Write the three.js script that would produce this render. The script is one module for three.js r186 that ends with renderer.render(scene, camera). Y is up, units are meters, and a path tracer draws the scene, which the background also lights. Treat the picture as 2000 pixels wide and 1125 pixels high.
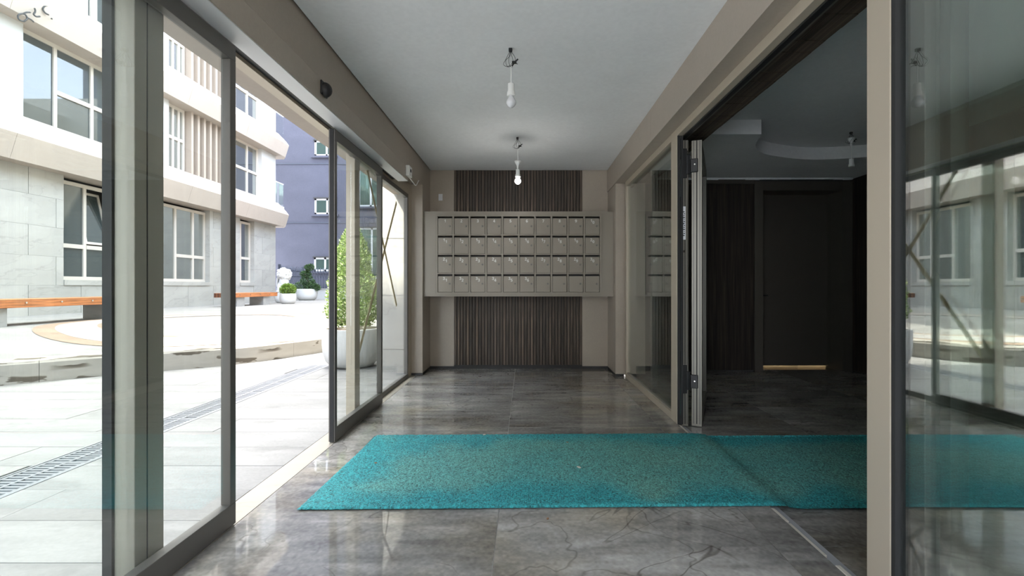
import * as THREE from 'three';
import { RoundedBoxGeometry } from 'three/addons/geometries/RoundedBoxGeometry.js';
import { mergeGeometries } from 'three/addons/utils/BufferGeometryUtils.js';
import { TextGeometry } from 'three/addons/geometries/TextGeometry.js';
import { FontLoader } from 'three/addons/loaders/FontLoader.js';

// ---------------------------------------------------------------- camera, sky, sun, exposure
const F = 920, CX = 1025, CY = 560, EYE = 1.117;            // focal length and vanishing point of the 2000 x 1125 picture, eye height in metres
const scene = new THREE.Scene();
const camera = new THREE.PerspectiveCamera(2 * Math.atan(562.5 / F) * 180 / Math.PI, 2000 / 1125, 0.05, 400);
camera.position.set(0, EYE, 0);
camera.lookAt(0, EYE, -1);
camera.setViewOffset(2000, 1125, 1000 - CX, 562.5 - CY, 2000, 1125);

const renderer = new THREE.WebGLRenderer({ antialias: true });
renderer.toneMapping = THREE.LinearToneMapping;
renderer.toneMappingExposure = 3.3;
renderer.shadowMap.enabled = true;

let seed = 7;
const rnd = () => { seed = (seed * 1664525 + 1013904223) >>> 0; return seed / 4294967296; };
const rr = (a, b) => a + (b - a) * rnd();
// periodic value noise
const PERM = new Float32Array(65536); for (let i = 0; i < 65536; i++) PERM[i] = rnd();
const hash = (x, y, s) => PERM[(((x * 73856093) ^ (y * 19349663) ^ (s * 83492791)) >>> 0) & 65535];
function vnoise(x, y, p, q, s) {
  const ix = Math.floor(x), iy = Math.floor(y), fx = x - ix, fy = y - iy, ux = fx * fx * (3 - 2 * fx), uy = fy * fy * (3 - 2 * fy);
  const x0 = ((ix % p) + p) % p, x1 = (x0 + 1) % p, y0 = ((iy % q) + q) % q, y1 = (y0 + 1) % q;
  const a = hash(x0, y0, s), b = hash(x1, y0, s), c = hash(x0, y1, s), d = hash(x1, y1, s);
  return a + (b - a) * ux + (c - a) * uy + (a - b - c + d) * ux * uy;
}
function fbm(u, v, fx, fy, oct, s) { let t = 0, a = 0.5, n = 0; for (let o = 0; o < oct; o++) { t += a * vnoise(u * fx, v * fy, fx, fy, s + o); n += a; a *= 0.5; fx *= 2; fy *= 2; } return t / n; }
const clamp = (x, a = 0, b = 1) => Math.min(b, Math.max(a, x));
const sstep = (a, b, x) => { const t = clamp((x - a) / (b - a)); return t * t * (3 - 2 * t); };

// sky: blue with loose white clouds, the same all the way round
{
  const W = 1024, Hh = 512, data = new Float32Array(W * Hh * 4);
  for (let j = 0; j < Hh; j++) {
    const el = ((j + 0.5) / Hh - 0.5) * Math.PI, y = Math.sin(el);
    for (let i = 0; i < W; i++) {
      const az = (i + 0.5) / W * 2 * Math.PI, k = 1 / Math.max(0.12, y + 0.1), px = Math.cos(az) * Math.cos(el) * k, pz = Math.sin(az) * Math.cos(el) * k;
      const t = Math.pow(1 - clamp(y), 2.2);
      let c = [0.72 + 0.42 * t, 0.92 + 0.26 * t, 1.26 + 0.02 * t];
      const n = fbm(px * 0.11 + 0.5, pz * 0.11 + 0.5, 8, 8, 6, 40), m = sstep(0.46, 0.62, n) * sstep(0, 0.12, y);
      c = c.map((x, q) => x + ([1.95, 1.92, 1.86][q] - x) * m);
      const o = (j * W + i) * 4;
      data[o] = c[0]; data[o + 1] = c[1]; data[o + 2] = c[2]; data[o + 3] = 1;
    }
  }
  const sky = new THREE.DataTexture(data, W, Hh, THREE.RGBAFormat, THREE.FloatType);
  sky.mapping = THREE.EquirectangularReflectionMapping; sky.magFilter = THREE.LinearFilter; sky.needsUpdate = true;
  scene.background = sky;
  scene.backgroundIntensity = 2.6;
}
const sun = new THREE.DirectionalLight(new THREE.Color(1, 0.94, 0.84), 8);
sun.position.set(-30, 56.4, 30 - 5); sun.target.position.set(0, 0, -5);
sun.castShadow = true; sun.shadow.mapSize.set(2048, 2048);
Object.assign(sun.shadow.camera, { left: -35, right: 35, top: 35, bottom: -35, near: 1, far: 160 });
scene.add(sun, sun.target);

// ---------------------------------------------------------------- textures and materials
function tex(W, H, f, srgb = true) {
  const data = new Uint8Array(W * H * 4);
  for (let j = 0; j < H; j++) for (let i = 0; i < W; i++) {
    const c = f((i + 0.5) / W, (j + 0.5) / H), o = (j * W + i) * 4;
    for (let k = 0; k < 3; k++) data[o + k] = clamp(Array.isArray(c) ? c[k] : c) * 255;
    data[o + 3] = 255;
  }
  const t = new THREE.DataTexture(data, W, H); t.wrapS = t.wrapT = THREE.RepeatWrapping; t.magFilter = THREE.LinearFilter; t.generateMipmaps = true; t.minFilter = THREE.LinearMipmapLinearFilter;
  if (srgb) t.colorSpace = THREE.SRGBColorSpace;
  t.needsUpdate = true; return t;
}
const rep = (t, sx, sy = sx) => { const c = t.clone(); c.repeat.set(1 / sx, 1 / sy); c.needsUpdate = true; return c; };
const std = (o) => new THREE.MeshStandardMaterial(o);
const phy = (o) => new THREE.MeshPhysicalMaterial(o);
const lin = (r, g, b) => new THREE.Color().setRGB(r, g, b);

// vein: thin dark lines where two noises are equal
function marble(base, warm, vein, s, W = 1536) {
  return tex(W, W, (u, v) => {
    const wx = fbm(u, v, 4, 4, 4, s + 30) - 0.5, wy = fbm(u, v, 4, 4, 4, s + 40) - 0.5;
    const U = u + wx * 0.13, V = v + wy * 0.13;
    const cloud = fbm(U, V, 3, 5, 6, s), fine = fbm(u + wx * 0.1, v, 10, 40, 4, s + 7), grain = fbm(u, v, 160, 160, 2, s + 60);
    const r1 = Math.abs(fbm(U + V, V, 6, 2, 5, s + 11) - 0.5), r2 = Math.abs(fbm(U - V, V, 5, 2, 5, s + 19) - 0.5), r3 = Math.abs(fbm(U, V, 9, 9, 4, s + 23) - 0.5);
    const k = 0.5 * (1 - sstep(0, 0.008, r1)) * sstep(0.42, 0.6, fbm(u, v, 4, 4, 3, s + 80)) + 0.42 * (1 - sstep(0, 0.006, r2)) * sstep(0.45, 0.62, fbm(u, v, 5, 5, 3, s + 90)) + 0.3 * (1 - sstep(0, 0.02, r3)) * sstep(0.45, 0.6, cloud);
    const L = 0.72 + 0.42 * (cloud - 0.5) + 0.34 * (fine - 0.5) + 0.16 * (grain - 0.5), w = sstep(0.45, 0.75, fbm(U, V, 4, 6, 4, s + 50));
    return [0, 1, 2].map((c) => { const a = base[c] + (warm[c] - base[c]) * w; const q = a * L / 0.72; return q + (vein[c] - q) * Math.min(0.85, k); });
  });
}
const T = {
  floor: marble([0.53, 0.52, 0.505], [0.545, 0.52, 0.475], [0.27, 0.245, 0.225], 100),
  paver: tex(1024, 1024, (u, v) => { const n = fbm(u, v, 3, 14, 6, 200), g = fbm(u, v, 120, 200, 2, 210), st = sstep(0.62, 0.75, fbm(u, v, 5, 9, 5, 220)); const L = 0.80 + 0.14 * (n - 0.5) + 0.06 * (g - 0.5) - 0.06 * st; return [L, L * 0.995, L * 0.985]; }),
  slab: tex(1024, 1024, (u, v) => { const w = fbm(u, v, 3, 3, 4, 300) - 0.5, n = fbm(u + w * 0.15 + v * 1, v, 4, 9, 6, 310), vein = 1 - sstep(0, 0.025, Math.abs(n - 0.5)); const L = 0.86 + 0.1 * (n - 0.5) - 0.10 * vein * fbm(u, v, 6, 6, 3, 320); return [L, L * 0.997, L * 0.985]; }),
  wood: tex(512, 1024, (u, v) => { const n = fbm(u, v, 24, 3, 5, 400), g = fbm(u, v, 90, 5, 3, 410); const L = 0.42 + 0.5 * (n - 0.5) + 0.3 * (g - 0.5); return [L, L * 0.93, L * 0.86]; }),
  orange: tex(512, 512, (u, v) => { const n = fbm(u + 0.05 * fbm(u, v, 4, 4, 3, 500), v, 3, 26, 5, 510), g = fbm(u, v, 6, 90, 3, 520); const L = 0.6 + 0.55 * (n - 0.5) + 0.25 * (g - 0.5); return [Math.min(1, L * 1.22), L * 0.82, L * 0.52]; }),
  coil: tex(1024, 1024, (u, v) => { const a = fbm(u, v, 110, 110, 2, 600), b = Math.abs(fbm(u, v, 70, 70, 2, 610) - 0.5) * 4; return clamp(0.25 + 0.55 * a + 0.35 * (1 - b)); }, false),
  coilc: tex(1024, 1024, (u, v) => { const a = fbm(u, v, 110, 110, 2, 600), b = 1 - Math.abs(fbm(u, v, 70, 70, 2, 610) - 0.5) * 4, d = sstep(0.4, 0.7, fbm(u, v, 5, 5, 5, 620)), L = 0.62 + 0.34 * (a - 0.5) + 0.16 * (b - 0.5); return [L * 0.48, L * 0.93, L * 0.92]; }),
  plaster: tex(512, 512, (u, v) => { const n = fbm(u, v, 5, 5, 5, 700), g = fbm(u, v, 90, 90, 2, 710); const L = 0.95 + 0.05 * (n - 0.5) + 0.03 * (g - 0.5); return [L, L, L]; }),
  purple: tex(512, 512, (u, v) => { const n = fbm(u, v, 4, 6, 5, 720), g = fbm(u, v, 70, 70, 2, 730); const L = 0.93 + 0.1 * (n - 0.5) + 0.05 * (g - 0.5); return [L, L, L]; }),
  kerb: tex(1024, 512, (u, v) => { const n = fbm(u, v, 6, 6, 6, 750), st = sstep(0.53, 0.57, fbm(u, v, 7, 5, 6, 760)) * sstep(0.44, 0.52, fbm(u, v, 3, 2, 3, 770)); const L = 0.84 + 0.14 * (n - 0.5); return [L * (1 - 0.45 * st), L * 0.985 * (1 - 0.48 * st), L * 0.96 * (1 - 0.52 * st)]; }),
  dust: tex(512, 512, (u, v) => clamp(0.06 + 0.5 * sstep(0.55, 0.8, fbm(u, v, 12, 12, 5, 780))), false),
};
const M = {
  tile: phy({ map: rep(T.floor, 2.4), roughness: 0.03, ior: 1.72, color: lin(1, 0.985, 0.96) }),
  grout: std({ color: lin(0.5, 0.48, 0.44), roughness: 0.9 }),
  sill: std({ map: rep(T.slab, 1.5), color: lin(0.42, 0.38, 0.32), roughness: 0.35 }),
  mortar: std({ map: rep(T.plaster, 0.3), color: lin(0.6, 0.55, 0.46), roughness: 0.9 }),
  paver: std({ map: rep(T.paver, 1.6), color: lin(0.365, 0.36, 0.355), roughness: 0.75 }),
  paverB: std({ map: rep(T.paver, 1.6), color: lin(0.335, 0.33, 0.325), roughness: 0.75 }),
  paverC: std({ map: rep(T.paver, 1.6), color: lin(0.39, 0.38, 0.37), roughness: 0.75 }),
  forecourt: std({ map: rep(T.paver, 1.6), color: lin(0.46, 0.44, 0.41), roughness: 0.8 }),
  joint: std({ color: lin(0.3, 0.3, 0.3), roughness: 0.95 }),
  plaza: std({ map: rep(T.paver, 2.4), color: lin(0.34, 0.332, 0.32), roughness: 0.8 }),
  inlay: std({ map: rep(T.paver, 1.1), color: lin(0.36, 0.26, 0.19), roughness: 0.8 }),
  inlayWhite: std({ map: rep(T.paver, 1.3), color: lin(0.46, 0.45, 0.43), roughness: 0.8 }),
  kerb: std({ map: rep(T.kerb, 2.2, 0.9), color: lin(0.44, 0.42, 0.385), roughness: 0.85 }),
  slab: std({ map: rep(T.slab, 2.6), color: lin(0.5, 0.485, 0.455), roughness: 0.4 }),
  slabB: std({ map: rep(T.slab, 2.6), color: lin(0.46, 0.447, 0.42), roughness: 0.4 }),
  slabJoint: std({ color: lin(0.3, 0.3, 0.3), roughness: 0.9 }),
  white: std({ map: rep(T.plaster, 2), color: lin(0.54, 0.535, 0.52), roughness: 0.8 }),
  beige: std({ map: rep(T.plaster, 2), color: lin(0.44, 0.375, 0.315), roughness: 0.7 }),
  fin: std({ map: rep(T.plaster, 2), color: lin(0.42, 0.345, 0.28), roughness: 0.6 }),
  purple: std({ map: rep(T.purple, 3), color: lin(0.098, 0.1, 0.135), roughness: 0.85 }),
  dim: std({ color: lin(0.05, 0.05, 0.05), roughness: 0.8 }),
  winFrame: std({ color: lin(0.5, 0.455, 0.4), roughness: 0.45 }),
  winWhite: std({ color: lin(0.6, 0.6, 0.6), roughness: 0.45 }),
  mirror: std({ color: lin(0.42, 0.44, 0.42), metalness: 0.9, roughness: 0.03 }),
  paneGlass: phy({ color: lin(0.035, 0.045, 0.045), roughness: 0.02, ior: 1.85 }),
  greenGlass: std({ color: lin(0.16, 0.24, 0.21), metalness: 0.7, roughness: 0.06 }),
  glass: phy({ color: lin(0.975, 0.992, 0.983), transmission: 1, roughness: 0, ior: 1.48, thickness: 0 }),
  glassDim: phy({ color: lin(0.9, 0.94, 0.92), transmission: 1, roughness: 0, ior: 2.2, thickness: 0 }),
  anod: std({ color: lin(0.12, 0.113, 0.102), metalness: 0.25, roughness: 0.42 }),
  anodLight: std({ color: lin(0.45, 0.39, 0.305), metalness: 0.15, roughness: 0.45 }),
  anodMid: std({ color: lin(0.25, 0.235, 0.195), metalness: 0.2, roughness: 0.42 }),
  greige: std({ map: rep(T.plaster, 1.2), color: lin(0.42, 0.36, 0.295), roughness: 0.42 }),
  box: std({ color: lin(0.235, 0.205, 0.165), metalness: 0.1, roughness: 0.38 }),
  black: std({ color: lin(0.012, 0.012, 0.013), roughness: 0.5 }),
  rubber: std({ color: lin(0.02, 0.02, 0.02), roughness: 0.8 }),
  ceiling: std({ map: rep(T.plaster, 2), color: lin(0.88, 0.885, 0.885), roughness: 0.9 }),
  mat: std({ map: rep(T.coilc, 0.75), bumpMap: rep(T.coil, 0.75), bumpScale: 0.004, roughness: 0.75, color: lin(1, 1, 1), vertexColors: true }),
  matEdge: std({ color: lin(0.02, 0.1, 0.11), roughness: 0.8 }),
  chrome: std({ color: lin(0.5, 0.49, 0.46), metalness: 1, roughness: 0.25 }),
  lockMetal: std({ color: lin(0.16, 0.15, 0.135), metalness: 0.6, roughness: 0.4 }),
  zinc: std({ color: lin(0.62, 0.61, 0.57), metalness: 0.4, roughness: 0.4 }),
  porcelain: phy({ color: lin(0.8, 0.8, 0.78), roughness: 0.35 }),
  bulbOff: phy({ color: lin(0.72, 0.72, 0.74), roughness: 0.18, clearcoat: 1, clearcoatRoughness: 0.05 }),
  bulbOn: std({ color: lin(0.9, 0.9, 0.9), emissive: lin(1, 0.98, 0.94), emissiveIntensity: 3 }),
  tape: phy({ color: lin(0.62, 0.54, 0.36), roughness: 0.9, transmission: 0.4, thickness: 0 }),
  paper: std({ color: lin(0.75, 0.77, 0.8), roughness: 0.8 }),
  steel: std({ map: rep(T.plaster, 0.4), color: lin(0.3, 0.305, 0.32), metalness: 0.5, roughness: 0.45 }),
  pot: std({ map: rep(T.plaster, 0.6), color: lin(0.62, 0.61, 0.585), roughness: 0.6 }),
  statue: std({ map: rep(T.plaster, 0.6), color: lin(0.7, 0.7, 0.69), roughness: 0.7 }),
  soil: std({ color: lin(0.12, 0.05, 0.03), roughness: 1 }),
  benchWood: std({ map: rep(T.orange, 1.3, 0.5), color: lin(0.7, 0.6, 0.5), roughness: 0.55 }),
  benchEnd: std({ map: rep(T.orange, 0.1, 0.1), color: lin(0.16, 0.11, 0.1), roughness: 0.8 }),
  benchStone: std({ map: rep(T.slab, 1.1), color: lin(0.42, 0.42, 0.42), roughness: 0.5 }),
  fence: std({ color: lin(0.09, 0.1, 0.13), roughness: 0.5, metalness: 0.3 }),
  leafA: phy({ vertexColors: true, color: lin(1, 1, 1), roughness: 0.6, transmission: 0.3, thickness: 0, side: THREE.DoubleSide }),
  bark: std({ color: lin(0.09, 0.06, 0.04), roughness: 0.9 }),
  darkWood: std({ map: rep(T.wood, 0.5, 1.6), color: lin(0.17, 0.145, 0.125), roughness: 0.55 }),
  darkDoor: std({ map: rep(T.wood, 0.5, 1.6), color: lin(0.24, 0.2, 0.165), roughness: 0.5 }),
  doorFrame: std({ map: rep(T.plaster, 1), color: lin(0.085, 0.076, 0.062), roughness: 0.5 }),
  dryLeaf: std({ color: lin(0.22, 0.11, 0.05), roughness: 0.9, side: THREE.DoubleSide }),
  paleBit: std({ color: lin(0.6, 0.55, 0.45), roughness: 0.9, side: THREE.DoubleSide }),
  ink: std({ color: lin(0.03, 0.03, 0.03), roughness: 0.8 }),
};
const slatMats = [[0.52, 0.43, 0.36], [0.44, 0.37, 0.31], [0.6, 0.5, 0.42], [0.37, 0.32, 0.275], [0.5, 0.43, 0.375]].map((c) => std({ map: rep(T.wood, 0.35, 1.5), color: lin(...c), roughness: 0.55 }));

// ---------------------------------------------------------------- helpers
function mUV(g, ox = 0, oy = 0) {                                    // uv in metres, by the way each face points
  const p = g.attributes.position, n = g.attributes.normal, uv = new Float32Array(p.count * 2);
  for (let i = 0; i < p.count; i++) {
    const ax = Math.abs(n.getX(i)), ay = Math.abs(n.getY(i)), az = Math.abs(n.getZ(i));
    let a, b;
    if (ay >= ax && ay >= az) { a = p.getX(i); b = p.getZ(i); } else if (ax >= az) { a = p.getZ(i); b = p.getY(i); } else { a = p.getX(i); b = p.getY(i); }
    uv[i * 2] = a + ox; uv[i * 2 + 1] = b + oy;
  }
  g.setAttribute('uv', new THREE.BufferAttribute(uv, 2)); return g;
}
// box from ranges; d is the distance in front of the camera (z = -d)
function bx(x0, x1, y0, y1, d0, d1, r = 0) {
  const w = Math.abs(x1 - x0), h = Math.abs(y1 - y0), l = Math.abs(d1 - d0);
  let g = r ? new RoundedBoxGeometry(w, h, l, 2, Math.min(r, w / 2.01, h / 2.01, l / 2.01)) : new THREE.BoxGeometry(w, h, l);
  if (g.index) g = g.toNonIndexed();
  return mUV(g.translate((x0 + x1) / 2, (y0 + y1) / 2, -(d0 + d1) / 2));
}
const flat = (g) => { const q = g.index ? g.toNonIndexed() : g; for (const k of Object.keys(q.attributes)) if (!['position', 'normal', 'uv', 'color'].includes(k)) q.deleteAttribute(k); return q; };
const join = (list) => { const l = list.map(flat); const c = l.every((g) => g.attributes.color); if (!c) l.forEach((g) => g.deleteAttribute('color')); return l.length === 1 ? l[0] : mergeGeometries(l); };
const used = {};
const numbered = (n) => { used[n] = (used[n] ?? -1) + 1; return used[n] ? `${n}_${String(used[n]).padStart(3, '0')}` : n; };
const origin = (o) => { const v = new THREE.Vector3(); for (let q = o; q && q !== scene; q = q.parent) v.add(q.position); return v; };
function part(name, geo, mat, parent) {                              // geometry in world coordinates under an unturned parent
  const g = Array.isArray(geo) ? join(geo) : geo, b = origin(parent);
  if (b.lengthSq()) g.translate(-b.x, -b.y, -b.z);
  const m = new THREE.Mesh(g, mat); m.name = name; m.castShadow = m.receiveShadow = true; parent.add(m); return m;
}
function put(name, geo, mat, parent, x, y, d) {                      // shared geometry at a world place
  const m = new THREE.Mesh(geo, mat), b = origin(parent); m.name = name; m.position.set(x - b.x, y - b.y, -d - b.z); m.castShadow = m.receiveShadow = true; parent.add(m); return m;
}
function thing(name, label, category, x, y, d, group) {
  const o = new THREE.Group(); o.name = numbered(name); o.position.set(x, y, -d); o.userData = { label, category }; if (group) o.userData.group = group; scene.add(o); return o;
}
function structure(name, label, category) { const o = new THREE.Group(); o.name = name; o.userData = { kind: 'structure', label, category }; scene.add(o); return o; }
function smesh(name, geo, mat, label, category) { const m = part(name, geo, mat, scene); m.userData = { kind: 'structure', label, category }; return m; }
function lathe(pts, seg = 32) { return new THREE.LatheGeometry(pts.map(([r, y]) => new THREE.Vector2(r, y)), seg); }
function tube(pts, r, seg = 24, rad = 6) { return new THREE.TubeGeometry(new THREE.CatmullRomCurve3(pts.map((p) => new THREE.Vector3(...p))), seg, r, rad); }
function tagMesh(m, label, category, group) { m.name = numbered(m.name); m.userData = { label, category }; if (group) m.userData.group = group; return m; }
console.log('materials done');

// ---------------------------------------------------------------- interior shell
const CEIL = 2.70, XL = -1.29, XR = 1.12, HEAD = 2.405;
const tileGeos = new Map();
function floorTiles(parent, cols, top) {                             // cols: [x0, x1, [d cuts...]]
  for (const [x0, x1, cuts] of cols) for (let i = 0; i + 1 < cuts.length; i++) {
    const g = bx(x0 + 0.0012, x1 - 0.0012, top - 0.012, top, cuts[i] + 0.0012, cuts[i + 1] - 0.0012); mUV(g, rr(0, 2.4), rr(0, 2.4));
    part('tile', g, M.tile, parent);
  }
}
const floor = structure('floor', 'polished grey brown marble tile floor of the corridor', 'floor');
part('grout_bed', bx(-1.36, 1.243, -0.12, -0.003, -0.75, 6.55), M.grout, floor);
floorTiles(floor, [[-1.36, -0.128, [-0.75, 0.5, 2.92, 5.32, 6.5]], [-0.128, 1.072, [-0.75, 1.35, 3.75, 6.15, 6.5]], [1.072, 1.243, [-0.75, 1.35, 3.75, 6.15, 6.5]]], 0);
const floorIn = structure('floor_side', 'dark polished marble tile floor of the unlit side room', 'floor');
part('grout_bed', bx(1.3, 5.2, -0.12, -0.028, -0.75, 7.6), M.grout, floorIn);
floorTiles(floorIn, [[1.3, 2.2, [-0.75, 2.07, 4.47, 7.6]], [2.2, 3.4, [-0.75, 2.07, 4.47, 7.6]], [3.4, 4.6, [-0.75, 2.07, 4.47, 7.6]], [4.6, 5.2, [-0.75, 2.07, 4.47, 7.6]]], -0.025);

smesh('trim_1', bx(-1.50, -1.36, -0.12, 0.002, -0.75, 5.94), M.sill, 'pale stone sill strip under the sliding doors', 'sill');
{ // chipped pale edge of the raised floor towards the side room
  const o = structure('trim_2', 'chipped pale mortar edge along the step to the side room', 'threshold');
  part('mortar_bed', bx(1.243, 1.3, -0.12, -0.016, -0.75, 5.9), M.joint, o);
  for (let d = 1.0; d < 5.85;) { const l = rr(0.12, 0.4); part('mortar_chip', bx(1.244, rr(1.262, 1.292), -0.06, rr(-0.006, 0.0015), d, Math.min(d + l, 5.86), 0.004), M.mortar, o); d += l + rr(0.005, 0.1); }
}
{ // the ceiling sheet stops 12 mm short of the left beam and the end wall, leaving an open gap under the slab
  const o = structure('ceiling', 'smooth pale plaster ceiling of the corridor with an open edge gap', 'ceiling');
  part('ceiling_sheet', bx(XL + 0.012, XR + 0.3, CEIL, CEIL + 0.012, -0.85, 6.42 - 0.018), M.ceiling, o);
  part('slab', bx(XL - 0.3, XR + 0.3, CEIL + 0.06, CEIL + 0.14, -0.85, 6.7), M.ceiling, o);
}

// back wall with slatted wood panel between two stone coloured panels
const wallBack = structure('wall_back', 'end wall with dark vertical wood slats between greige panels', 'wall');
const XS0 = -0.963, XS1 = 0.782, DB = 6.42;
part('wall_core', bx(-1.6, 1.6, -0.12, CEIL + 0.06, DB + 0.02, DB + 0.25), M.dim, wallBack);
part('panel', bx(-1.30, XS0, 0.035, CEIL + 0.05, DB, DB + 0.03), M.greige, wallBack);
part('panel', bx(XS1, 1.14, 0.035, CEIL + 0.05, DB, DB + 0.03), M.greige, wallBack);
{
  const n = 42, p = (XS1 - XS0) / n, gs = [0, 1, 2].map((k) => bx(-p * 0.36, p * 0.36, 0.05, CEIL + 0.05, -0.011, 0.011, 0.004));
  gs.forEach((g, k) => mUV(g, k * 0.13, k * 0.4));
  part('slat_backing', bx(XS0, XS1, 0.05, CEIL + 0.05, DB + 0.008, DB + 0.03), M.darkWood, wallBack);
  for (let i = 0; i < n; i++) put('slat', gs[i % 3], slatMats[Math.floor(rnd() * 5)], wallBack, XS0 + (i + 0.5) * p, 0, DB);
}
smesh('baseboard_back', [bx(-1.29, 1.131, 0, 0.035, DB - 0.012, DB + 0.02), bx(XS0, XS1, 0.03, 0.052, DB - 0.012, DB + 0.02)], M.black, 'black skirting strip under the end wall', 'skirting');

// left side: beam, pier
const wallLeft = structure('wall_left', 'greige clad beam over the sliding doors', 'wall');
part('beam', bx(-1.498, XL, HEAD, CEIL + 0.06, -0.75, 5.94), M.greige, wallLeft);
part('beam_end', bx(-1.49, XL, HEAD, CEIL + 0.06, 5.942, 6.44), M.greige, wallLeft);
smesh('wall_left_pier', bx(-1.49, XL, 0.03, HEAD, 5.94, 6.44), M.greige, 'greige pier between the taped pane and the mailbox wall', 'pier');
smesh('wall_left_near', bx(-1.72, XL, 0.0, HEAD, -0.75, -0.2), M.greige, 'greige pier at the open corridor end on the sliding door side', 'pier');
smesh('baseboard_left', [bx(-1.445, XL + 0.006, 0, 0.03, 5.932, 5.95), bx(XL - 0.01, XL + 0.006, 0, 0.03, 5.95, 6.42)], M.black, 'black skirting strip round the left pier', 'skirting');
// right side
const wallRight = structure('wall_right', 'greige clad beam and pier over the folding door opening', 'wall');
part('beam', bx(XR, 1.50, HEAD, CEIL + 0.05, -0.75, 4.2), M.greige, wallRight);
part('beam', bx(XR, 1.50, HEAD, CEIL + 0.05, 4.203, 6.44), M.greige, wallRight);
part('pier', bx(1.131, 1.50, 0.03, HEAD - 0.002, 5.87, 6.44), M.greige, wallRight);
part('near_pier', bx(1.131, 1.50, 0.0, HEAD, -0.75, -0.2), M.greige, wallRight);
smesh('baseboard_right', [bx(1.125, 1.235, 0, 0.03, 5.862, 5.88), bx(1.125, 1.14, 0, 0.03, 5.88, 6.42)], M.black, 'black skirting strip round the right pier', 'skirting');
smesh('wall_near', bx(1.3, 5.2, -0.12, 2.9, -0.95, -0.75), M.greige, 'plain greige wall closing the side room', 'wall');

// ---------------------------------------------------------------- left glazing: two fixed panes, two sliding leaves, header
function fixedPane(name, label, xg, d0, d1, y0, y1, st, mat, glass, sx = 1, t = 0.045, skip = {}) {
  const o = structure(name, label, 'window'), x0 = xg - t / 2, x1 = xg + t / 2;
  const n0 = skip.n0 ?? d0, f1 = skip.f1 ?? d1; part('bottom_rail', bx(x0, x1, y0, y0 + st, n0, f1, 0.003), mat, o); part('top_rail', bx(x0, x1, y1 - st, y1, n0, f1, 0.003), mat, o);
  if (!skip.near) part('stile', bx(x0, x1, y0 + st, y1 - st, d0, d0 + st, 0.003), mat, o);
  if (!skip.far) part('stile', bx(x0, x1, y0 + st, y1 - st, d1 - st, d1, 0.003), mat, o);
  part('pane', bx(xg - 0.004, xg + 0.004, y0 + st - 0.01, y1 - st + 0.01, d0 + (skip.near ? 0 : st) - 0.01, d1 - (skip.far ? 0 : st) + 0.01), glass, o);
  return o;
}
const DOORTOP = 2.255;
const XF = -1.455;                                                   // plane of the fixed panes
const w1 = fixedPane('window_1', 'fixed glass pane with a pale mullion post, overlapped by the open leaf', XF, -0.2, 1.86, 0, DOORTOP, 0.05, M.anod, M.glass, 1, 0.045, { far: true });
part('mullion_post', bx(-1.50, -1.425, 0.0, DOORTOP, 1.72, 1.86, 0.003), M.anodMid, w1);
part('cover_groove', bx(-1.426, -1.4235, 0.0, DOORTOP, 1.775, 1.779), M.black, w1);
part('gasket', bx(-1.535, -1.50, 0, DOORTOP, 1.71, 1.78), M.rubber, w1);
const w2 = fixedPane('window_2', 'fixed glass pane crossed with tape between sliding door and pier', XF, 3.95, 5.80, 0, DOORTOP, 0.05, M.anod, M.glass, 1, 0.045, { near: true });
part('mullion_post', bx(-1.50, -1.425, 0.0, DOORTOP, 3.95, 4.07, 0.003), M.anodLight, w2);
part('jamb', bx(-1.49, -1.43, 0.0, HEAD, 5.80, 5.94), M.anodLight, w2);
part('head_trim', bx(-1.49, -1.43, DOORTOP, HEAD, 3.95, 5.80), M.anodLight, w2);
{ // crossed masking tape on the inner face of that pane, top end curling loose
  const xt = -1.449, strip = (a, b, w) => {
    const [d0, y0] = a, [d1, y1] = b, L = Math.hypot(d1 - d0, y1 - y0), g = new THREE.BoxGeometry(0.0015, L, w);
    g.rotateX(-Math.atan2(d1 - d0, y1 - y0)); return flat(g.translate(xt, (y0 + y1) / 2, -(d0 + d1) / 2));
  };
  tagMesh(part('tape_strip', strip([5.32, 2.07], [4.08, 0.50], 0.045), M.tape, scene), 'beige masking tape rising towards the pier across the fixed pane', 'tape');
  tagMesh(part('tape_strip', strip([4.33, 2.19], [5.32, 0.90], 0.045), M.tape, scene), 'beige masking tape falling towards the pier across the fixed pane', 'tape');
  scene.children.at(-1).position.x += 0.002;
}
function leaf(d0, d1, label, edge) {
  const o = thing('sliding_door', label, 'door', -1.375, 0.006, (d0 + d1) / 2), x0 = -1.40, x1 = -1.355, s = 0.042, y0 = 0.01, y1 = DOORTOP - 0.012;
  part('bottom_rail', bx(x0, x1, y0, y0 + 0.1, d0, d1, 0.003), M.anod, o); part('top_rail', bx(x0, x1, y1 - 0.075, y1, d0, d1, 0.003), M.anod, o);
  part('stile', bx(x0, x1, y0 + 0.1, y1 - 0.075, d0, d0 + s, 0.003), M.anod, o); part('stile', bx(x0, x1, y0 + 0.1, y1 - 0.075, d1 - s, d1, 0.003), M.anod, o);
  part('pane', bx(-1.382, -1.373, y0 + 0.09, y1 - 0.065, d0 + s - 0.01, d1 - s + 0.01), M.glass, o);
  part('seal', bx(x0 + 0.01, x1 - 0.008, y0, y1, edge - 0.005, edge + 0.005), M.rubber, o);
  return o;
}
leaf(1.03, 2.21, 'open sliding glass door leaf overlapping the pale mullion post, no tape', 2.21);
leaf(3.36, 4.49, 'open sliding glass door leaf in front of the potted conical shrub', 3.36);
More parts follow.
